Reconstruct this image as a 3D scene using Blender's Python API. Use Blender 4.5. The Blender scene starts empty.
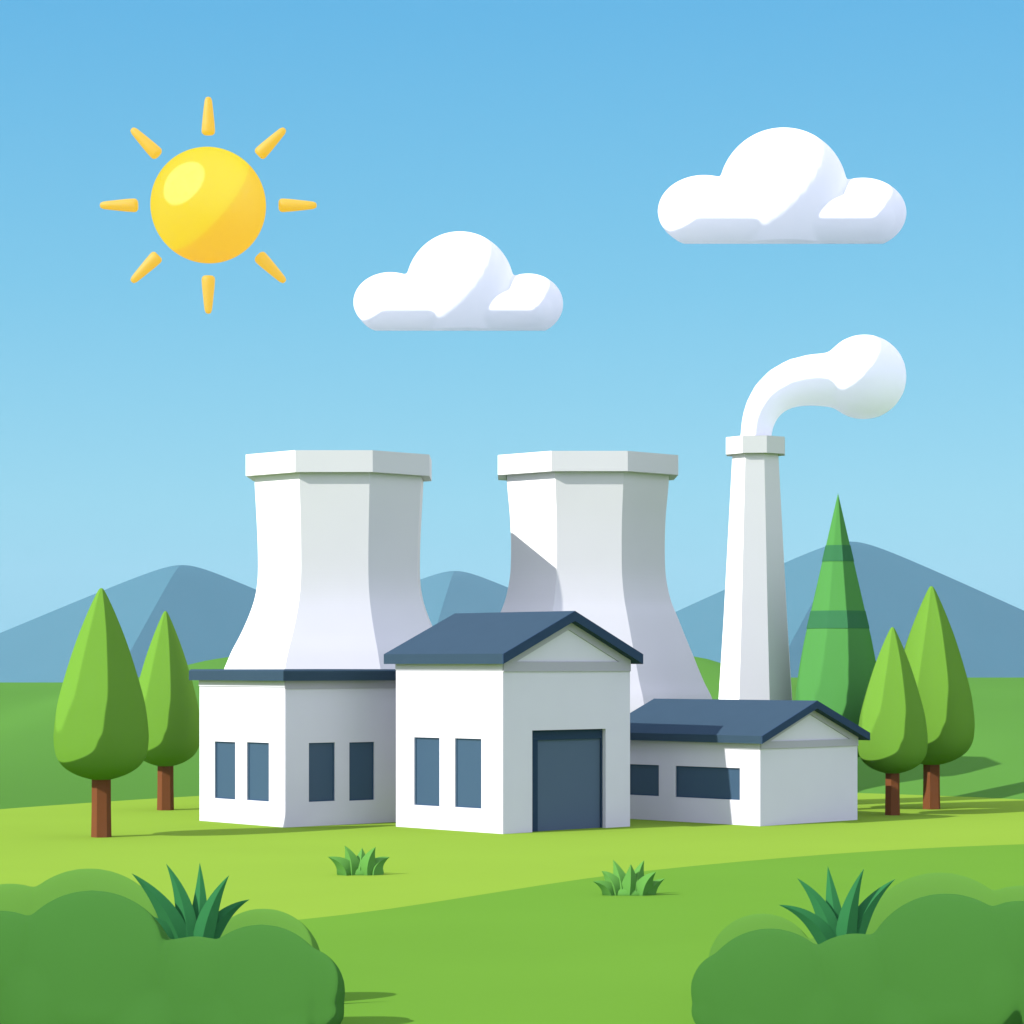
import bpy, bmesh, math, random
from mathutils import Vector, Matrix

random.seed(4)
scene = bpy.context.scene
COL = scene.collection

SUN_EL = math.radians(35.5)
SUN_FRONT = math.radians(34)           # the sun stands to the left and this far towards the viewer
SUN_DIR = Vector((-math.cos(SUN_FRONT) * math.cos(SUN_EL), -math.sin(SUN_FRONT) * math.cos(SUN_EL), math.sin(SUN_EL)))

# ------------------------------------------------------------------ materials
DULL = .58                              # all listed colours are brought down to plausible albedos
def new_mat(name):
    m = bpy.data.materials.new(name)
    m.use_nodes = True
    nt = m.node_tree
    nt.nodes.clear()
    out = nt.nodes.new('ShaderNodeOutputMaterial')
    return m, nt, out

def varied(nt, col, amount=0.04, scale=3.0):
    """base colour with a faint procedural mottling"""
    col = tuple(c * DULL for c in col)
    tc = nt.nodes.new('ShaderNodeTexCoord')
    no = nt.nodes.new('ShaderNodeTexNoise'); no.inputs['Scale'].default_value = scale; no.inputs['Detail'].default_value = 3
    mr = nt.nodes.new('ShaderNodeMapRange')
    mr.inputs['From Min'].default_value = .3; mr.inputs['From Max'].default_value = .7
    mr.inputs['To Min'].default_value = 1 - amount; mr.inputs['To Max'].default_value = 1 + amount
    vm = nt.nodes.new('ShaderNodeVectorMath'); vm.operation = 'SCALE'
    vm.inputs[0].default_value = col
    nt.links.new(tc.outputs['Object'], no.inputs['Vector'])
    nt.links.new(no.outputs['Fac'], mr.inputs['Value'])
    nt.links.new(mr.outputs['Result'], vm.inputs['Scale'])
    return vm.outputs['Vector']

def matte(name, col, amount=0.02, scale=2.0):
    m, nt, out = new_mat(name)
    d = nt.nodes.new('ShaderNodeBsdfDiffuse')
    nt.links.new(varied(nt, col, amount, scale), d.inputs['Color'])
    nt.links.new(d.outputs[0], out.inputs['Surface'])
    return m

def glossy_paint(name, col, rough=.45, spec=.25):
    m, nt, out = new_mat(name)
    p = nt.nodes.new('ShaderNodeBsdfPrincipled')
    p.inputs['Base Color'].default_value = (*[c * DULL for c in col], 1)
    p.inputs['Roughness'].default_value = rough
    p.inputs['Specular IOR Level'].default_value = spec
    nt.links.new(p.outputs[0], out.inputs['Surface'])
    return m

def toon(name, col, wide=.9, narrow=.5, f=.15, smooth=.02, amount=.015, scale=.6):
    """velvety cel-like finish: light falls off in steps, driven by the real sun"""
    m, nt, out = new_mat(name)
    c = varied(nt, col, amount, scale)
    a = nt.nodes.new('ShaderNodeBsdfToon'); a.inputs['Size'].default_value = wide; a.inputs['Smooth'].default_value = smooth
    b = nt.nodes.new('ShaderNodeBsdfToon'); b.inputs['Size'].default_value = narrow; b.inputs['Smooth'].default_value = smooth
    mx = nt.nodes.new('ShaderNodeMixShader'); mx.inputs[0].default_value = f
    nt.links.new(c, a.inputs['Color']); nt.links.new(c, b.inputs['Color'])
    nt.links.new(a.outputs[0], mx.inputs[1]); nt.links.new(b.outputs[0], mx.inputs[2])
    nt.links.new(mx.outputs[0], out.inputs['Surface'])
    return m

def leafy(name, col):
    m, nt, out = new_mat(name)
    c = varied(nt, col, .03, 1.5)
    a = nt.nodes.new('ShaderNodeBsdfDiffuse'); t = nt.nodes.new('ShaderNodeBsdfTranslucent')
    nt.links.new(c, a.inputs['Color']); nt.links.new(c, t.inputs['Color'])
    mx = nt.nodes.new('ShaderNodeMixShader'); mx.inputs[0].default_value = .2
    nt.links.new(a.outputs[0], mx.inputs[1]); nt.links.new(t.outputs[0], mx.inputs[2])
    nt.links.new(mx.outputs[0], out.inputs['Surface'])
    return m

def vapour(name, col=(.97, .97, .97), tr=.42, size=.78):
    m, nt, out = new_mat(name)
    a = nt.nodes.new('ShaderNodeBsdfToon'); a.inputs['Size'].default_value = size; a.inputs['Smooth'].default_value = .06
    a.inputs['Color'].default_value = (*col, 1)
    t = nt.nodes.new('ShaderNodeBsdfTranslucent'); t.inputs['Color'].default_value = (*col, 1)
    mx = nt.nodes.new('ShaderNodeMixShader'); mx.inputs[0].default_value = tr
    nt.links.new(a.outputs[0], mx.inputs[1]); nt.links.new(t.outputs[0], mx.inputs[2])
    nt.links.new(mx.outputs[0], out.inputs['Surface'])
    return m

M = {}
M['lawn'] = matte('lawn', (.285, .465, .052), .02, .15)
M['meadow'] = matte('meadow', (.16, .36, .04), .02, .15)
M['hill'] = matte('hill_grass', (.115, .30, .052), .03, .04)
M['valley'] = matte('dark_valley', (.06, .14, .15), .05, .01)  # unseen floor, dark tone added to cut green bounce onto the clouds
M['mountain'] = matte('mountain', (.08, .215, .268), .02, .01)
M['white'] = matte('white_render', (.95, .925, 1.03), .012, 1.2)
M['concrete'] = toon('pale_concrete', (.95, .95, .95), .76, .5, .62, .02, .01, .5)
M['trim_shade'] = matte('grey_trim_shade', (.60, .585, .66), .01, 1)  # gable trim, and the painted shade band under the flat roof
M['roof'] = matte('blue_roof', (.052, .094, .138), .02, 1.5)
M['navy'] = matte('navy_edge', (.045, .085, .155), .01, 1)
M['pane'] = glossy_paint('blue_glass', (.061, .122, .20), .35, .2)
M['frame'] = matte('navy_frame', (.06, .12, .2), .01, 1)
M['door'] = matte('slate_door', (.125, .185, .275), .01, 1)
M['doorframe'] = matte('door_frame', (.035, .07, .125), .01, 1)
M['dark'] = matte('flue_inside', (.25, .25, .26), .02, 1)
M['crown'] = toon('leaf_crown', (.17, .37, .045), .75, .34, .11)
M['conifer'] = toon('conifer_green', (.095, .32, .075), .70, .38, .09)
M['conifershade'] = toon('conifer_ring_shade', (.05, .20, .08), .70, .38, .03)  # darker green that paints the shade below each foliage tier
M['bark'] = matte('bark', (.235, .085, .034), .03, 3)
M['bushdark'] = toon('dark_bush', (.085, .262, .048), .92, .5, .0, .30)
M['bushlight'] = toon('light_bush', (.16, .38, .06), .92, .5, .0, .30)
M['agave'] = matte('agave_leaf', (.045, .24, .075), .03, 2)
M['tuft'] = matte('tuft_green', (.135, .37, .07), .03, 2)
M['cloud'] = vapour('cloud_vapour')
M['smoke'] = vapour('smoke_vapour', (.92, .92, 1.0), .45, .62)

# ------------------------------------------------------------------ helpers
def link(name, me, mat, parent=None, smooth=False):
    o = bpy.data.objects.new(name, me)
    COL.objects.link(o)
    if mat is not None and not me.materials:
        me.materials.append(mat)
    if parent is not None:
        o.parent = parent
    me.polygons.foreach_set('use_smooth', [smooth] * len(me.polygons))
    return o

def from_bm(bm, name='m'):
    bmesh.ops.recalc_face_normals(bm, faces=bm.faces)
    me = bpy.data.meshes.new(name)
    bm.to_mesh(me); bm.free()
    return me

def tag(o, label, cat, group=None):
    o['label'] = label; o['category'] = cat
    if group: o['group'] = group
    return o

def struct(o):
    o['kind'] = 'structure'; return o

def empty(name, loc, rz=0.0):
    o = bpy.data.objects.new(name, None)
    COL.objects.link(o); o.location = loc; o.rotation_euler = (0, 0, rz)
    o.empty_display_size = .3
    return o

def add_box(bm, x0, x1, y0, y1, z0, z1):
    v = [bm.verts.new((x, y, z)) for z in (z0, z1) for y in (y0, y1) for x in (x0, x1)]
    for f in ((0, 1, 3, 2), (4, 5, 7, 6), (0, 1, 5, 4), (2, 3, 7, 6), (0, 2, 6, 4), (1, 3, 7, 5)):
        bm.faces.new([v[i] for i in f])

def box_mesh(*a):
    bm = bmesh.new(); add_box(bm, *a); return from_bm(bm)

def add_extrude_y(bm, pts, y0, y1):
    """closed xz outline swept along y"""
    a = [bm.verts.new((x, y0, z)) for x, z in pts]
    b = [bm.verts.new((x, y1, z)) for x, z in pts]
    n = len(pts)
    bm.faces.new(a); bm.faces.new(b[::-1])
    for i in range(n):
        j = (i + 1) % n
        bm.faces.new((a[i], a[j], b[j], b[i]))

def add_lathe(bm, prof, n, rot=0.0, close_bottom=True, close_top=True, sx=1, sy=1, loop=False):
    """rings of (radius, z); radius is the circumscribed one"""
    rings = []
    for r, z in prof:
        if r < 1e-5:
            rings.append([bm.verts.new((0, 0, z))])
        else:
            rings.append([bm.verts.new((r * math.cos(rot + 2 * math.pi * i / n) * sx, r * math.sin(rot + 2 * math.pi * i / n) * sy, z)) for i in range(n)])
    pairs = list(zip(rings, rings[1:]))
    if loop: pairs.append((rings[-1], rings[0]))
    for a, b in pairs:
        for i in range(n):
            j = (i + 1) % n
            if len(a) == 1 and len(b) == 1: continue
            if len(a) == 1: bm.faces.new((a[0], b[j], b[i]))
            elif len(b) == 1: bm.faces.new((a[i], a[j], b[0]))
            else: bm.faces.new((a[i], a[j], b[j], b[i]))
    if not loop:
        if close_bottom and len(rings[0]) > 1: bm.faces.new(rings[0][::-1])
        if close_top and len(rings[-1]) > 1: bm.faces.new(rings[-1])

def baked(me, mods):
    """apply modifiers to a mesh through the dependency graph"""
    o = bpy.data.objects.new('tmp', me); COL.objects.link(o)
    extra = []
    for typ, props in mods:
        m = o.modifiers.new(typ, typ)
        for k, v in props.items():
            setattr(m, k, v)
    dg = bpy.context.evaluated_depsgraph_get(); dg.update()
    res = bpy.data.meshes.new_from_object(o.evaluated_get(dg))
    bpy.data.objects.remove(o)
    return res

def cut(me, boxes):
    bm = bmesh.new()
    for b in boxes: add_box(bm, *b)
    c = bpy.data.objects.new('tmpcut', from_bm(bm)); COL.objects.link(c)
    res = baked(me, [('BOOLEAN', {'operation': 'DIFFERENCE', 'object': c, 'solver': 'EXACT'})])
    bpy.data.objects.remove(c)
    return res

def blob(parts, voxel, smooth_it=6):
    """union of ellipsoids (centre, radii) and tubes (list of (point, radius)) as one smooth skin"""
    bm = bmesh.new()
    for p in parts:
        if p[0] == 'e':
            _, c, r = p
            res = bmesh.ops.create_uvsphere(bm, u_segments=40, v_segments=24, radius=1)
            for v in res['verts']:
                v.co = Vector((c[0] + v.co.x * r[0], c[1] + v.co.y * r[1], c[2] + v.co.z * r[2]))
        elif p[0] == 'c':                                  # a roll lying along x: (centre, half length, radii)
            _, c, hl, r = p
            res = bmesh.ops.create_uvsphere(bm, u_segments=48, v_segments=32, radius=1, matrix=Matrix.Rotation(math.pi / 2, 4, 'Y'))
            for v in res['verts']:
                sh = hl if v.co.x > .001 else (-hl if v.co.x < -.001 else 0)
                v.co = Vector((c[0] + v.co.x * r[0] + sh, c[1] + v.co.y * r[1], c[2] + v.co.z * r[2]))
        else:
            pts = p[1]
            rings = []
            for i, (q, r) in enumerate(pts):
                a = pts[max(i - 1, 0)][0]; b = pts[min(i + 1, len(pts) - 1)][0]
                d = (Vector(b) - Vector(a)).normalized()
                s = Vector((0, 1, 0)); u = d.cross(s).normalized()
                rings.append([bm.verts.new(Vector(q) + (u * math.cos(k * math.pi / 12) + s * math.sin(k * math.pi / 12)) * r) for k in range(24)])
            for a, b in zip(rings, rings[1:]):
                for k in range(24):
                    bm.faces.new((a[k], a[(k + 1) % 24], b[(k + 1) % 24], b[k]))
            bm.faces.new(rings[0]); bm.faces.new(rings[-1][::-1])
    me = from_bm(bm)
    return baked(me, [('REMESH', {'mode': 'VOXEL', 'voxel_size': voxel}), ('SMOOTH', {'factor': .5, 'iterations': smooth_it})])

# ------------------------------------------------------------------ ground, hills, mountains
def sheet(name, xs, ys, zf, mat, smooth=True):
    bm = bmesh.new()
    g = [[bm.verts.new((x, y, zf(x, y))) for x in xs] for y in ys]
    for j in range(len(ys) - 1):
        for i in range(len(xs) - 1):
            bm.faces.new((g[j][i], g[j][i + 1], g[j + 1][i + 1], g[j + 1][i]))
    return struct(link(name, from_bm(bm), mat, smooth=smooth))

def sstep(a, b, x):
    t = min(1, max(0, (x - a) / (b - a)))
    return t * t * (3 - 2 * t)

def ground_z(x, y):
    return -26 * sstep(190, 520, y)
GX = [-9000, -3000, -800, -200, -60, 0, 60, 200, 800, 3000, 9000]
sheet('ground', GX, [-400, 0, 100, 190, 205, 220, 235], ground_z, M['lawn'])
sheet('valley', GX, [235 + 15 * i for i in range(20)] + [900, 2000, 5000, 12000], ground_z, M['valley'])

def toe(x):
    return 128 - (.046 if x < 0 else .026) * min(x * x, 650)
def crest(x):
    a = 4.5 + 2.3 * sstep(-31, -20, x)
    b = 4.9 + 1.9 * (1 - sstep(13, 21, x))
    return a if x < 0 else b
def hill_z(x, y):
    t = toe(x)
    if y <= t: return -.3 + 0 * x
    if y < 215:
        return -.3 + (crest(x) + .3) * math.sin(math.pi / 2 * (y - t) / (215 - t)) ** .9
    return crest(x) - (crest(x) + 27) * sstep(215, 560, y)
sheet('hill', [-400, -250, -160, -110, -80] + [-60 + 1.5 * i for i in range(81)] + [80, 110, 160, 250, 400],
      [90 + 1.5 * i for i in range(84)] + [216 + 15 * i for i in range(26)], hill_z, M['hill'])

# the darker meadow in the foreground, a sheet just over the lawn with a curved far edge
edge = [(-60, 43.0), (-30, 50.0), (-14, 56.0), (-8, 59.5), (-4.8, 61.8), (-2, 66.5), (1.3, 73.0), (3.4, 76.4), (5.6, 79.0), (8.5, 82.2), (12, 85.4), (15.5, 87.6), (19, 89.0), (26, 90.4), (40, 92), (70, 93)]
def edge_y(x):
    for (x0, y0), (x1, y1) in zip(edge, edge[1:]):
        if x <= x1:
            t = (x - x0) / (x1 - x0); return y0 + (y1 - y0) * t
    return edge[-1][1]
bm = bmesh.new()
xs = [-60 + i for i in range(131)]
sm = [sum(edge_y(x + d) for d in (-2, -1, 0, 1, 2)) / 5 for x in xs]
ra = [bm.verts.new((x, 5, .004)) for x in xs]; rb = [bm.verts.new((x, y, .004)) for x, y in zip(xs, sm)]
for i in range(len(xs) - 1): bm.faces.new((ra[i], ra[i + 1], rb[i + 1], rb[i]))
struct(link('meadow', from_bm(bm), M['meadow']))

def mountain(x, y, top, slope_l, slope_r, skew=0.0):
    """a broad pyramid, one ridge running towards the viewer, tip rounded off"""
    hgt = top + 27
    n = 110
    bm = bmesh.new()
    half = hgt / min(slope_l, slope_r) * 1.02
    g = []
    for j in range(n + 1):
        row = []
        for i in range(n + 1):
            px = -half + 2 * half * i / n; py = -half + 2 * half * j / n
            qx = px; px = qx - skew * py
            d = (slope_l * -qx if qx < 0 else slope_r * qx) + .45 * abs(py)
            z = hgt - math.sqrt(d * d + (hgt * .065) ** 2) + hgt * .03
            row.append(bm.verts.new((px, py, max(z, -4))))
        g.append(row)
    for j in range(n):
        for i in range(n):
            bm.faces.new((g[j][i], g[j][i + 1], g[j + 1][i + 1], g[j + 1][i]))
    o = link('mountain', from_bm(bm), M['mountain'], smooth=False)
    o.location = (x, y, -27)
    return struct(o)
mountain(-311, 2500, 104, .42, .44, -.10)
mountain(-73, 3400, 131, .42, .44, -.10)
mountain(319, 2500, 127, .46, .455, -.34)

# ------------------------------------------------------------------ buildings
def window(parent, wall, a, b, z0, z1):
    """set into an 11 cm recess already cut in the wall; wall 'l' is the x=0 face, 'f' the y=0 face"""
    bm = bmesh.new(); d0, d1, w = .05, .10, .045
    def bx(s0, s1, q0, q1, e0, e1):
        if wall == 'l': add_box(bm, e0, e1, s0, s1, q0, q1)
        else: add_box(bm, s0, s1, e0, e1, q0, q1)
    bx(a + .002, b - .002, z0 + .002, z0 + w, d0, d1); bx(a + .002, b - .002, z1 - w, z1 - .002, d0, d1)
    bx(a + .002, a + w, z0 + w, z1 - w, d0, d1); bx(b - w, b - .002, z0 + w, z1 - w, d0, d1)
    o = link('window', from_bm(bm), M['frame'], parent)
    bm = bmesh.new()
    bx(a + w, b - w, z0 + w, z1 - w, .075, .095)
    link('pane', from_bm(bm), M['pane'], o)
    return o

def recess(wall, a, b, z0, z1, d=.11):
    return (-.2, d, a, b, z0, z1) if wall == 'l' else (a, b, -.2, d, z0, z1)

def gable_building(name, loc, rz, W, L, eave, slope, thick, over, wins, door, label, trim_h):
    root = empty(name, (loc[0], loc[1], 0), math.radians(rz))
    tag(root, label, 'building', 'white plant buildings with navy roofs')
    apex = eave + slope * (W / 2 + over)            # underside of the slab at the ridge
    under = lambda x: eave + slope * (min(x, W - x) + over)
    bm = bmesh.new()
    e = .004
    add_extrude_y(bm, [(0, -.2), (W, -.2), (W, under(W) - e), (W / 2, apex - e), (0, under(0) - e)], 0, L)
    boxes = [recess(w, a, b, z0, z1) for w, a, b, z0, z1 in wins]
    if door: boxes.append((door[0], door[1], -.2, .30, -.1, door[2]))
    me = cut(from_bm(bm), boxes)
    link('wall', me, M['white'], root)
    # roof: two sloping planes over a navy fascia edge
    bm = bmesh.new()
    xo, xi = -over, W + over
    zt = thick
    low = [(xo, eave), (W / 2, apex), (xi, eave)]
    add_extrude_y(bm, [(xo, eave), (xo, eave + zt), (W / 2, apex + zt), (xi, eave + zt), (xi, eave), (W / 2, apex)], -over, L + over)
    link('roof', from_bm(bm), M['roof'], root)
    # barge boards on the gable edge, standing a little proud of the slab
    bm = bmesh.new()
    y0, y1 = -over - .05, -over - .002
    add_extrude_y(bm, [(xo, eave), (xo, eave + zt), (W / 2, apex + zt), (xi, eave + zt), (xi, eave), (W / 2, apex)], y0, y1)
    link('barge_board', from_bm(bm), M['navy'], root)
    # grey trim round the gable: a belt course and two rakes
    bm = bmesh.new()
    ub = eave - trim_h * .75
    add_box(bm, .002, W - .002, -.045, -.002, ub, ub + trim_h)
    tw = trim_h * .85
    zb = ub + trim_h + .002
    xa = max((zb - under(0)) / slope, 0)
    lo = under(0) - .006 if under(0) - .006 > zb else zb
    xs_ = max((zb + .006 - under(0)) / slope, .004)
    up = lambda x: under(x) - .006
    xin = xs_ + tw / slope * .9
    add_extrude_y(bm, [(xs_, max(zb, up(xs_))), (xs_, zb), (xin, zb), (W / 2, up(W / 2) - tw), (W / 2, up(W / 2))], -.045, -.002)
    add_extrude_y(bm, [(W - xs_, max(zb, up(xs_))), (W - xs_, zb), (W - xin, zb), (W / 2, up(W / 2) - tw), (W / 2, up(W / 2))], -.045, -.002)
    link('gable_trim', from_bm(bm), M['trim_shade'], root)
    bm = bmesh.new()
    add_box(bm, -.03, -.002, .002, L - .002, eave - .22, eave + .1)
    link('eave_band', from_bm(bm), M['white'], root)
    for w, a, b, z0, z1 in wins: window(root, w, a, b, z0, z1)
    if door:
        a, b, h = door
        bm = bmesh.new()
        w = .42
        add_box(bm, a + .003, a + w, .16, .29, .005, h - .003); add_box(bm, b - .08, b - .003, .16, .29, .005, h - .003)
        add_box(bm, a + w, b - .08, .16, .29, h - .36, h - .003)
        d = link('door', from_bm(bm), M['doorframe'], root)
        link('door_panel', box_mesh(a + w, b - .08, .225, .285, .005, h - .36), M['door'], d)
    return root

gable_building('plant_building', (-.318, 93.53), 42.85, 6.38, 5.83, 6.0, .443, .36, .32,
               [('l', 3.40, 4.80, .84, 3.32), ('l', 1.14, 2.55, .85, 3.33)], (1.42, 5.11, 3.63),
               'tall gabled white building with a big navy roller door, in the middle', .36)
gable_building('plant_building', (9.18, 98.0), 44.43, 5.77, 7.64, 3.06, .397, .29, .32,
               [('l', .99, 4.22, .93, 2.12), ('l', 5.07, 6.69, .93, 2.12)], None,
               'low gabled white building with one wide window, right of the roller door building', .27)

root = empty('plant_building', (-8.32, 97.25, 0), math.radians(40.54))
tag(root, 'flat roofed white building with four tall windows, under the left cooling tower', 'building', 'white plant buildings with navy roofs')
W, L, H = 6.0, 5.62, 5.38
wins = [('l', 3.22, 4.59, .90, 3.06), ('l', 1.04, 2.45, .91, 3.08), ('f', 1.07, 2.27, .90, 3.08), ('f', 2.94, 4.12, .88, 3.065)]
me = cut(box_mesh(0, W, 0, L, -.2, H - .004), [recess(*w) for w in wins])
link('wall', me, M['white'], root)
for w in wins: window(root, *w)
bm = bmesh.new()
bmesh.ops.create_cube(bm, size=1)
for v in bm.verts:
    top = v.co.z > 0
    v.co = Vector((W / 2 + v.co.x * (W + .58), L / 2 + v.co.y * (L + .58), H if not top else H + .42))
bmesh.ops.bevel(bm, geom=[e for e in bm.edges if all(v.co.z > H + .4 for v in e.verts)], offset=.06, segments=1, affect='EDGES')
link('roof', from_bm(bm), M['roof'], root)
bm = bmesh.new()
add_box(bm, -.035, -.002, .002, L - .002, H - .22, H - .002)
link('eave_band', from_bm(bm), M['white'], root)
bm = bmesh.new()
add_box(bm, -.035, W - .002, -.035, -.002, H - .30, H - .002)
link('eave_band', from_bm(bm), M['trim_shade'], root)  # grey band painted as the shade beneath the fascia on this wall

# ------------------------------------------------------------------ cooling towers
def cooling_tower(loc, prof, cap, label):
    root = empty('cooling_tower', (loc[0], loc[1], 0))
    tag(root, label, 'cooling tower', 'white octagonal cooling towers')
    k = 1 / math.cos(math.pi / 8)
    rot = math.pi / 8
    # resample the outline smoothly
    pts = []
    for i in range(len(prof) - 1):
        p0 = prof[max(i - 1, 0)]; p1 = prof[i]; p2 = prof[i + 1]; p3 = prof[min(i + 2, len(prof) - 1)]
        for s in range(6):
            t = s / 6
            q = []
            for c in (0, 1):
                a, b, cc, d = p0[c], p1[c], p2[c], p3[c]
                q.append(.5 * (2 * b + (cc - a) * t + (2 * a - 5 * b + 4 * cc - d) * t * t + (-a + 3 * b - 3 * cc + d) * t ** 3))
            pts.append(tuple(q))
    pts.append(prof[-1])
    out = [(r * k, z) for r, z in pts]
    inn = [((r - .35) * k, z) for r, z in pts][::-1]
    bm = bmesh.new()
    add_lathe(bm, out + inn, 8, rot, loop=True)
    link('shell', from_bm(bm), M['concrete'], root)
    r, z0, z1 = cap
    bm = bmesh.new()
    rin = prof[-1][0] + .003
    add_lathe(bm, [(r * k, z0), (r * k, z1), ((rin - .3) * k, z1), ((rin - .3) * k, prof[-1][1] + .004), (rin * k, prof[-1][1] + .004), (rin * k, z0)], 8, rot, loop=True)
    link('rim', from_bm(bm), M['concrete'], root)
    return root

s = 2650 / 114
def prof_px(rows, s): return [(h / s, 6 + (664 - y) / s) for y, h in rows]
cooling_tower(((340 - 512) * 114 / 2650, 114), [(5.42, -.1), (5.42, 3.0)] + prof_px([(702, 124), (686, 118.5), (669, 111), (652, 104), (634, 95), (615, 87), (597, 81.5), (577, 79), (550, 79), (520, 80.2), (490, 81.8), (472, 82.5)], s),
              (90.5 / s, 6 + (664 - 478.5) / s, 6 + (664 - 457.5) / s), 'left cooling tower, behind the flat roofed building')
s = 2650 / 119.5
cooling_tower(((587 - 512) * 119.5 / 2650, 119.5), [(5.68, -.1), (5.68, 2.6)] + prof_px([(714, 125.5), (697, 121), (680, 113), (655, 103), (635, 95), (617, 88), (600, 81.5), (577, 77), (550, 76), (520, 76.8), (490, 79.4), (472, 80.5)], s),
              (89 / s, 6 + (664 - 477.5) / s, 6 + (664 - 458) / s), 'right cooling tower, between the tall gabled building and the chimney')

# ------------------------------------------------------------------ chimney and its smoke
s = 23.66; k = 1 / math.cos(math.pi / 8)
cx = (755.5 - 512) * 112 / 2650
ch = empty('chimney', (cx, 112, 0), math.radians(-7))
tag(ch, 'tall tapering white chimney behind the low gabled building', 'chimney')
zc0, zc1 = 6 + (664 - 455) / s, 6 + (664 - 438) / s
rt = 22.6 / s
prof = [(43.5 / s, -.1), (36.2 / s, 6 + (664 - 699) / s), (31.3 / s, 6 + (664 - 620) / s), (rt, zc0 + .02)]
bm = bmesh.new()
add_lathe(bm, [(r * k, z) for r, z in prof] + [((r - .22) * k, z) for r, z in prof[::-1]], 8, math.pi / 8, loop=True)
link('shaft', from_bm(bm), M['concrete'], ch)
bm = bmesh.new(); rc = 29 / s
add_lathe(bm, [(rc * k, zc0), (rc * k, zc1), ((rt - .15) * k, zc1), ((rt - .15) * k, zc0 + .024), ((rt + .003) * k, zc0 + .024), ((rt + .003) * k, zc0)], 8, math.pi / 8, loop=True)
link('rim', from_bm(bm), M['concrete'], ch)

def P(px, py): return ((px - 512) / s * 1.0 - cx, 0, (664 - py) / s + 6)
pts = [((755.5, 446), 15.5), ((755.8, 436), 15.8), ((757.5, 423), 16.6), ((762, 410), 18), ((770, 398), 20), ((781, 389), 22.3), ((795, 382.8), 24.3), ((812, 380), 26), ((828, 380), 27.2), ((845, 379), 29)]
par = [('t', [(P(*q), r / s) for q, r in pts]), ('e', P(864, 377), (42.5 / s,) * 3)]
o = link('smoke_plume', blob(par, .16, 10), M['smoke'], smooth=True)
o.location = (cx, 112, 0)
tag(o, 'white smoke plume curling right from the chimney top to a round puff', 'smoke')

# ------------------------------------------------------------------ trees
def crown_profile(h, r):
    """drop outline from the bottom up, h tall, r widest radius"""
    raw = [(0, 0), (9, 1.0), (20, 4), (30, 8.5), (39, 15.5), (45, 26), (47, 40), (46.6, 53), (44, 73), (39.8, 91), (32.5, 116), (24.5, 140), (15.5, 163), (7.5, 181), (2.6, 190.3), (0, 192)]
    pts = [(a / 47 * r, b / 192 * h) for a, b in raw]
    out = []
    for i in range(len(pts) - 1):
        p0 = pts[max(i - 1, 0)]; p1 = pts[i]; p2 = pts[i + 1]; p3 = pts[min(i + 2, len(pts) - 1)]
        for q in range(5):
            t = q / 5
            out.append(tuple(max(0, .5 * (2 * p1[c] + (p2[c] - p0[c]) * t + (2 * p0[c] - 5 * p1[c] + 4 * p2[c] - p3[c]) * t * t + (-p0[c] + 3 * p1[c] - 3 * p2[c] + p3[c]) * t ** 3)) for c in (0, 1)))
    out.append(pts[-1])
    out[0] = (0, 0)
    return out

def tree(loc, trunk_h, trunk_r, crown_h, crown_r, label):
    root = empty('drop_tree', (loc[0], loc[1], 0))
    tag(root, label, 'tree', 'drop shaped leafy trees')
    bm = bmesh.new()
    add_lathe(bm, [(trunk_r * 1.06, -.1), (trunk_r, trunk_h * .5), (trunk_r * .98, trunk_h + crown_h * .06)], 6, math.radians(12))
    link('trunk', from_bm(bm), M['bark'], root)
    bm = bmesh.new()
    add_lathe(bm, [(r, z + trunk_h) for r, z in crown_profile(crown_h, crown_r)], 64)
    link('crown', from_bm(bm), M['crown'], root, smooth=True)
    return root

def tpx(px, base, tip, bottom, half, tw, label):
    Y = 15900 / (base - 664); k = Y / 2650
    return tree(((px - 512) * k, Y), (base - bottom) * k, tw / 2 * k * 1.04, (bottom - tip) * k, half * k, label)
tpx(101.3, 837, 588, 780.5, 47, 18.5, 'biggest of the leafy trees, standing in front at the far left')
tpx(165.5, 810, 611, 767, 35, 15.5, 'leafy tree between the front left tree and the flat roofed building')
tpx(892.5, 815, 627, 774, 34.8, 14.5, 'shorter of the two leafy trees on the right, next to the low gabled building')
tpx(931.5, 809, 586, 765.5, 42.5, 17, 'taller of the two leafy trees on the right, at the right edge')

# the pointed conifer behind the low building
Y = 109; k = Y / 2650
con = empty('conifer_tree', ((838 - 512) * k, Y, 0))
tag(con, 'tall pointed dark green conifer with two rings of painted shade, behind the low gabled building', 'tree')
def cone_half(row):
    if row <= 640: return .228 * (row - 493)
    tab = [(640, 33.5), (665, 38.2), (690, 41.8), (710, 43), (728, 41.5), (742, 37), (753, 29), (760, 17), (763, 0)]
    for (a, p), (b, q) in zip(tab, tab[1:]):
        if row <= b:
            t = (row - a) / (b - a); return p + (q - p) * t
    return 0
def cone_part(name, r0, r1, mat, grow=0, parent=con):
    bm = bmesh.new()
    n = 40
    rows = [r1 + (r0 - r1) * i / n for i in range(n + 1)]
    add_lathe(bm, [(max(0, (cone_half(r) + (grow if cone_half(r) > 0 else 0)) * k), 6 + (664 - r) * k) for r in rows], 64)
    return link(name, from_bm(bm), mat, parent, smooth=True)
crown = cone_part('crown', 493, 763, M['conifer'])
crown.data.polygons.foreach_set('use_smooth', [True] * len(crown.data.polygons))
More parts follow.
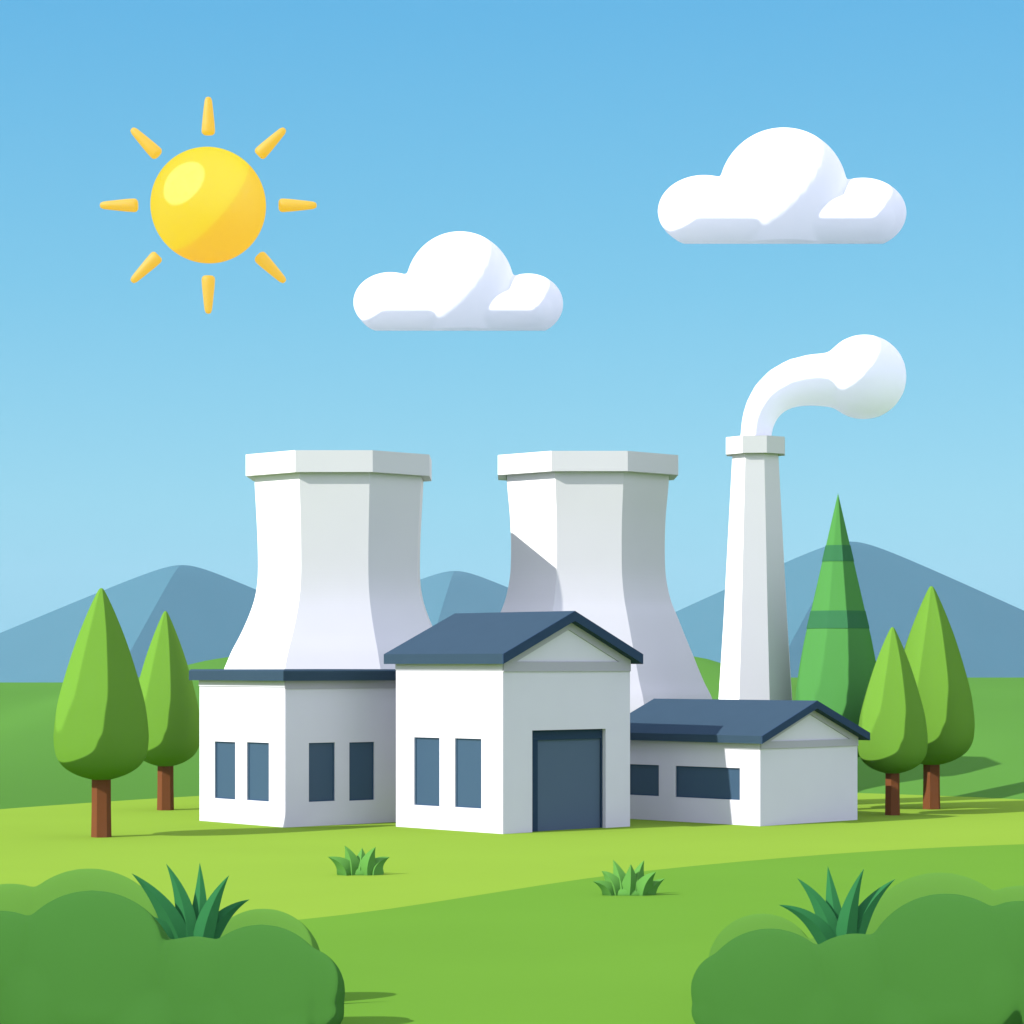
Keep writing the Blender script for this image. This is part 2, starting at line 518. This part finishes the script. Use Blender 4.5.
for a, b in ((545.5, 561.5), (611, 628.5)):  # rings coloured dark as the shade under tier overhangs
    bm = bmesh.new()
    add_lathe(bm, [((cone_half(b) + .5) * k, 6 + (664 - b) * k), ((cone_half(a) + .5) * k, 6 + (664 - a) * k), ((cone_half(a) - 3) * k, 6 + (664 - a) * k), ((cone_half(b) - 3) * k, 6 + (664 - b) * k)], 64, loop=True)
    o = link('shade_ring', from_bm(bm), M['conifershade'], con, smooth=False)
bm = bmesh.new()
add_lathe(bm, [(.42, -.1), (.38, 2.2)], 6, .2)
link('trunk', from_bm(bm), M['bark'], con)

# ------------------------------------------------------------------ foreground bushes, spiky plants, grass tufts
def bush(Y, lobes, depth, mat, label):
    k = Y / 2650
    gx = sum(l[0] for l in lobes) / len(lobes)
    par = []
    for px, py, rx, ry in lobes:
        par.append(('e', ((px - gx) * k, 0, 6 + (664 - py) * k), (rx * k, rx * k * .48, ry * k)))
        zc = 6 + (664 - py) * k
        par.append(('e', ((px - gx) * k, 0, zc * .45), (rx * k * .985, rx * k * .47, zc * .45 + .2)))
    for (pa, ya, ra, ha), (pb, yb, rb_, hb) in zip(lobes, lobes[1:]):
        px, rx, top = (pa + pb) / 2, (ra + rb_) * .36, max(ya - ha, yb - hb) + 34
        par.append(('e', ((px - gx) * k, -.03, 6 + (664 - top - 55) * k), (rx * k, max(ra, rb_) * k * .46, 55 * k)))
    o = link('bush', blob(par, .04, 25), mat, smooth=True)
    o.location = ((gx - 512) * k, Y, 0)
    return tag(o, label, 'bush', 'rounded bushes in the foreground')
bush(43.6, [(-85, 975, 75, 70), (0, 962, 60, 52), (92, 976, 86, 86), (195, 985, 60, 49), (261, 994, 70, 70), (302, 992, 44, 46)], 1.1, M['bushdark'],
     'dark green rounded bush in the left foreground corner')
bush(47.0, [(-75, 950, 70, 65), (10, 935, 60, 52), (89, 953, 85, 85), (175, 970, 70, 48), (263, 967, 60, 59)], 1.0, M['bushlight'],
     'lighter green bush peeping over the dark left foreground bush')
bush(43.6, [(730, 990, 40, 40), (770, 996, 70, 68), (856, 990, 62, 57), (946, 976, 84, 83), (1020, 960, 60, 60), (1095, 975, 95, 85)], 1.1, M['bushdark'],
     'dark green rounded bush in the right foreground corner')
bush(47.0, [(762, 966, 55, 53), (850, 975, 65, 45), (940, 960, 86, 88), (1020, 945, 60, 60), (1100, 955, 70, 70)], 1.0, M['bushlight'],
     'lighter green bush peeping over the dark right foreground bush')

def blade_mesh(base, tip, bend, w, n=14, thick=.35, taper=.75):
    """a curved, pointed leaf with a keeled section; base, tip, bend are points"""
    b, t, c = Vector(base), Vector(tip), Vector(bend)
    bm = bmesh.new()
    rings = []
    for i in range(n):
        u = i / n
        p = b * (1 - u) ** 2 + c * 2 * u * (1 - u) + t * u * u
        d = ((c - b) * (1 - u) + (t - c) * u).normalized()
        side = d.cross(Vector((0, 1, 0)))
        side = side.normalized() if side.length > 1e-4 else Vector((1, 0, 0))
        nrm = side.cross(d).normalized()
        ww = w * (1 - u ** 1.35) * (taper + (1 - taper) * math.sin(min(1, u * 2.2) * math.pi / 2))
        rings.append([bm.verts.new(p + side * ww), bm.verts.new(p + nrm * ww * thick), bm.verts.new(p - side * ww), bm.verts.new(p - nrm * ww * thick)])
    tv = bm.verts.new(t)
    for a, q in zip(rings, rings[1:]):
        for j in range(4): bm.faces.new((a[j], a[(j + 1) % 4], q[(j + 1) % 4], q[j]))
    for j in range(4): bm.faces.new((rings[-1][j], rings[-1][(j + 1) % 4], tv))
    bm.faces.new(rings[0][::-1])
    return from_bm(bm)

def spiky(name, part, Y, base, leaves, mat, label, cat, group, stem=None, thick=.35, ydev=.25):
    k = Y / 2650
    root = empty(name, ((base[0] - 512) * k, Y, 0))
    tag(root, label, cat, group)
    for i, (bx, by, mx, my, tx, ty, w) in enumerate(leaves):
        q = lambda px, py, dy: ((px - base[0]) * k, dy, 6 + (664 - py) * k)
        dy = ydev * ((i * 7) % 5 - 2) / 2
        link(part, blade_mesh(q(bx, by, dy * .1), q(tx, ty, dy), q(mx, my, dy * .5), w * k, thick=thick), mat, root)
    if not stem:
        xs_ = [l[0] for l in leaves]
        hw = (max(xs_) - min(xs_)) / 2 * k + .04
        bm = bmesh.new()
        add_lathe(bm, [(hw * 1.02, -.03), (hw, .04), (hw * .88, .12), (hw * .55, .19), (0, .22)], 28, sy=.4)
        link('clump', from_bm(bm), mat, root, smooth=True)
    if stem:
        bm = bmesh.new()
        add_lathe(bm, [(.16, -.05), (.2, .4), (.24, 6 + (664 - base[1]) * k)], 8)
        link('stem', from_bm(bm), mat, root)
    return root
G = 'spiky plants among the foreground bushes'
spiky('spiky_plant', 'leaf', 45.4, (190, 940), [
    (182, 945, 168, 900, 133.5, 872, 14), (188, 945, 188, 900, 166, 863.5, 13), (196, 945, 201, 905, 198, 863.5, 12),
    (202, 945, 208, 905, 230, 874.5, 13), (206, 945, 218, 912, 249, 900, 12), (176, 945, 165, 922, 140, 913, 11)],
    M['agave'], 'dark spiky plant with six pointed leaves in the left bushes', 'plant', G, True)
spiky('spiky_plant', 'leaf', 45.4, (838, 945), [
    (830, 948, 815, 912, 777, 903.5, 12), (834, 948, 828, 905, 797, 878, 13), (838, 948, 834, 905, 829.5, 867, 12.5),
    (845, 948, 846, 905, 863, 868, 13), (851, 948, 860, 905, 896.5, 879.5, 13)],
    M['agave'], 'dark spiky plant with five pointed leaves in the right bushes', 'plant', G, True)
G = 'low grass tufts on the lawn'
spiky('grass_tuft', 'blade', 75.4, (360, 875), [
    (347, 876, 347, 862, 328.5, 856, 12), (352, 876, 354, 860, 344.5, 845.5, 12), (360, 876, 361, 862, 361.5, 848.5, 12),
    (368, 876, 366, 860, 376, 846.5, 12), (374, 876, 373, 862, 389.5, 857.5, 12)],
    M['tuft'], 'small five bladed grass tuft on the bright lawn before the buildings', 'grass tuft', G, thick=.8, ydev=.3)
spiky('grass_tuft', 'blade', 68.8, (629, 895), [
    (611, 896, 609, 884, 592.5, 880.5, 10), (616, 896, 614, 878, 601.5, 871, 12), (622, 896, 622, 878, 613.5, 860.5, 12), (629, 896, 631, 880, 630.5, 863.5, 12),
    (636, 896, 635, 878, 644.5, 860.5, 12), (642, 896, 643, 880, 655.5, 871, 12), (647, 896, 649, 886, 665, 878.5, 10)],
    M['tuft'], 'bushier seven bladed grass tuft on the edge of the darker meadow', 'grass tuft', G, thick=.8, ydev=.3)

# ------------------------------------------------------------------ clouds and the sun, far behind everything
def cloud(Y, lobes, roll, origin, flat, label):
    k = Y / 2650
    at = lambda px, py: ((px - origin[0]) * k, 0, (origin[1] - py) * k)
    par = [('e', at(px, py), (rx * k, dp * k, ry * k)) for px, py, rx, ry, dp in lobes]
    x0, x1, y, ry, dp = roll
    par.append(('c', at((x0 + x1) / 2, y), (x1 - x0) / 2 * k, (ry * 1.15 * k, dp * k, ry * k)))
    me = blob(par, 1.1 * k, 40)
    zb = (origin[1] - flat) * k
    for v in me.vertices:
        v.co.z = max(v.co.z, zb + .17 * max(0, v.co.y))      # underside lifts towards the back
    o = link('cloud', me, M['cloud'], smooth=True)
    o.location = ((origin[0] - 512) * k, Y, 6 + (664 - origin[1]) * k)
    return tag(o, label, 'cloud', 'puffy white clouds in the sky')
cloud(4500, [(390.5, 302, 37.5, 30, 19), (460, 287, 54.5, 55.5, 40), (528, 304, 35.5, 30.5, 26)], (384, 532, 309.5, 22.5, 30), (458, 300), 330.7,
      'smaller white cloud, left of centre above the left cooling tower')
cloud(4500, [(704, 211, 46.5, 36, 22), (783, 192, 64.5, 64, 47), (862, 213, 44.5, 35, 31)], (695, 868, 218.5, 26.5, 36), (782, 210), 243.8,
      'bigger white cloud high in the upper right of the sky')

def sun_mat(name, col_e, e, col_d, rough):
    m, nt, out = new_mat(name)
    p = nt.nodes.new('ShaderNodeBsdfPrincipled')
    p.inputs['Base Color'].default_value = (*col_d, 1)
    p.inputs['Roughness'].default_value = rough
    p.inputs['Specular IOR Level'].default_value = .35
    p.inputs['Emission Color'].default_value = (*col_e, 1)
    p.inputs['Emission Strength'].default_value = e
    nt.links.new(p.outputs[0], out.inputs['Surface'])
    return m
Y = 5000; k = Y / 2650
sun = empty('sun', ((208.3 - 512) * k, Y, 6 + (664 - 205.3) * k))
tag(sun, 'round yellow sun with eight short rays in the blue sky', 'sun')
bm = bmesh.new()
bmesh.ops.create_uvsphere(bm, u_segments=96, v_segments=64, radius=57.5 * k)
m, nt, out = new_mat('sun_body')
em = nt.nodes.new('ShaderNodeEmission'); em.inputs['Color'].default_value = (1, .50, 0, 1); em.inputs['Strength'].default_value = .54
t1 = nt.nodes.new('ShaderNodeBsdfToon'); t1.inputs['Color'].default_value = (.02, .14, 0, 1); t1.inputs['Size'].default_value = 1.0; t1.inputs['Smooth'].default_value = .03
t2 = nt.nodes.new('ShaderNodeBsdfToon'); t2.component = 'GLOSSY'; t2.inputs['Color'].default_value = (.03, .07, .035, 1); t2.inputs['Size'].default_value = .42; t2.inputs['Smooth'].default_value = .05
a1 = nt.nodes.new('ShaderNodeAddShader'); a2 = nt.nodes.new('ShaderNodeAddShader')
nt.links.new(em.outputs[0], a1.inputs[0]); nt.links.new(t1.outputs[0], a1.inputs[1])
nt.links.new(a1.outputs[0], a2.inputs[0]); nt.links.new(t2.outputs[0], a2.inputs[1])
nt.links.new(a2.outputs[0], out.inputs['Surface'])
link('disc', from_bm(bm), m, sun, smooth=True)
ray_m = sun_mat('sun_ray', (.95, .55, .0), .52, (.05, .06, .01), .6)
for i in range(8):
    a = math.pi / 4 * i
    bm = bmesh.new()
    add_lathe(bm, [(0, 70.5), (4.6, 70.6), (6.4, 72.2), (6.8, 74.5), (6.3, 82), (4.6, 98), (3.7, 105), (2.4, 107.8), (0, 108.6)], 20)
    bm.transform(Matrix.Rotation(a, 4, 'Y') @ Matrix.Scale(k, 4))
    link('ray', from_bm(bm), ray_m, sun, smooth=True)

# ------------------------------------------------------------------ air
m, nt, out = new_mat('air')
v = nt.nodes.new('ShaderNodeVolumePrincipled')
v.inputs['Color'].default_value = (.62, .80, .95, 1)
v.inputs['Density'].default_value = .00004
nt.links.new(v.outputs[0], out.inputs['Volume'])
hz = link('haze', box_mesh(-1400, 1400, -60, 4000, -28, 150), m)
hz['kind'] = 'stuff'

# ------------------------------------------------------------------ sky and sun light
w = bpy.data.worlds.new('World'); scene.world = w
w.use_nodes = True
nt = w.node_tree; nt.nodes.clear()
out = nt.nodes.new('ShaderNodeOutputWorld'); bg = nt.nodes.new('ShaderNodeBackground')
sky = nt.nodes.new('ShaderNodeTexSky'); sky.sky_type = 'NISHITA'; sky.sun_disc = False
sky.sun_elevation = SUN_EL; sky.sun_rotation = math.atan2(SUN_DIR.x, SUN_DIR.y)
tc = nt.nodes.new('ShaderNodeTexCoord'); sx = nt.nodes.new('ShaderNodeSeparateXYZ'); cr = nt.nodes.new('ShaderNodeValToRGB')
cr.color_ramp.elements[0].position = 0; cr.color_ramp.elements[0].color = (.15, .36, .475, 1)
cr.color_ramp.elements[1].position = 1; cr.color_ramp.elements[1].color = (.45, .48, .62, 1)
for p, c in ((.06, (.150, .37, .48)), (.14, (.10, .32, .465)), (.24, (.062, .265, .45)), (.32, (.1, .3, .5)), (.42, (.68, .75, .90)), (.7, (.60, .66, .80))):  # stops above the view are whitened, added fill for shaded walls
    e = cr.color_ramp.elements.new(p); e.color = (*c, 1)
# pale fill light added to the unseen sky beside and behind the viewer
mr = nt.nodes.new('ShaderNodeMapRange'); mr.interpolation_type = 'SMOOTHSTEP'
mr.inputs['From Min'].default_value = .35; mr.inputs['From Max'].default_value = .85
nt.links.new(sx.outputs['Y'], mr.inputs['Value'])
skyfill = nt.nodes.new('ShaderNodeMix'); skyfill.data_type = 'RGBA'
skyfill.inputs[6].default_value = (.76, .80, 1.04, 1)
nt.links.new(mr.outputs['Result'], skyfill.inputs[0]); nt.links.new(cr.outputs[0], skyfill.inputs[7])
sc = nt.nodes.new('ShaderNodeVectorMath'); sc.operation = 'SCALE'; sc.inputs['Scale'].default_value = 10
mx = nt.nodes.new('ShaderNodeMix'); mx.data_type = 'RGBA'; mx.inputs[0].default_value = .9
nt.links.new(tc.outputs['Generated'], sx.inputs[0]); nt.links.new(sx.outputs['Z'], cr.inputs[0])
nt.links.new(skyfill.outputs[2], sc.inputs[0])
nt.links.new(sky.outputs[0], mx.inputs[6]); nt.links.new(sc.outputs[0], mx.inputs[7])
nt.links.new(mx.outputs[2], bg.inputs['Color'])
bg.inputs['Strength'].default_value = .1
nt.links.new(bg.outputs[0], out.inputs['Surface'])

ld = bpy.data.lights.new('sunlight', 'SUN'); ld.energy = 3.9; ld.angle = math.radians(.5); ld.color = (1, .97, .92)
lo = bpy.data.objects.new('sunlight', ld); COL.objects.link(lo)
lo.rotation_euler = SUN_DIR.to_track_quat('Z', 'Y').to_euler()
lo.location = (-40, 40, 60)

# ------------------------------------------------------------------ camera
cd = bpy.data.cameras.new('camera'); cam = bpy.data.objects.new('camera', cd); COL.objects.link(cam)
cam.location = (0, 0, 6); cam.rotation_euler = (math.pi / 2, 0, 0)
cd.sensor_width = 36; cd.lens = 2650 * 36 / 1024
cd.shift_y = 152 / 1024
cd.clip_start = .5; cd.clip_end = 30000
scene.camera = cam

vs = scene.view_settings
vs.view_transform = 'Standard'; vs.look = 'None'; vs.exposure = .8; vs.gamma = 1; vs.use_curve_mapping = False
scene.cycles.max_bounces = 8; scene.cycles.diffuse_bounces = 3; scene.cycles.transmission_bounces = 6
scene.cycles.volume_bounces = 0
scene.cycles.use_denoising = True
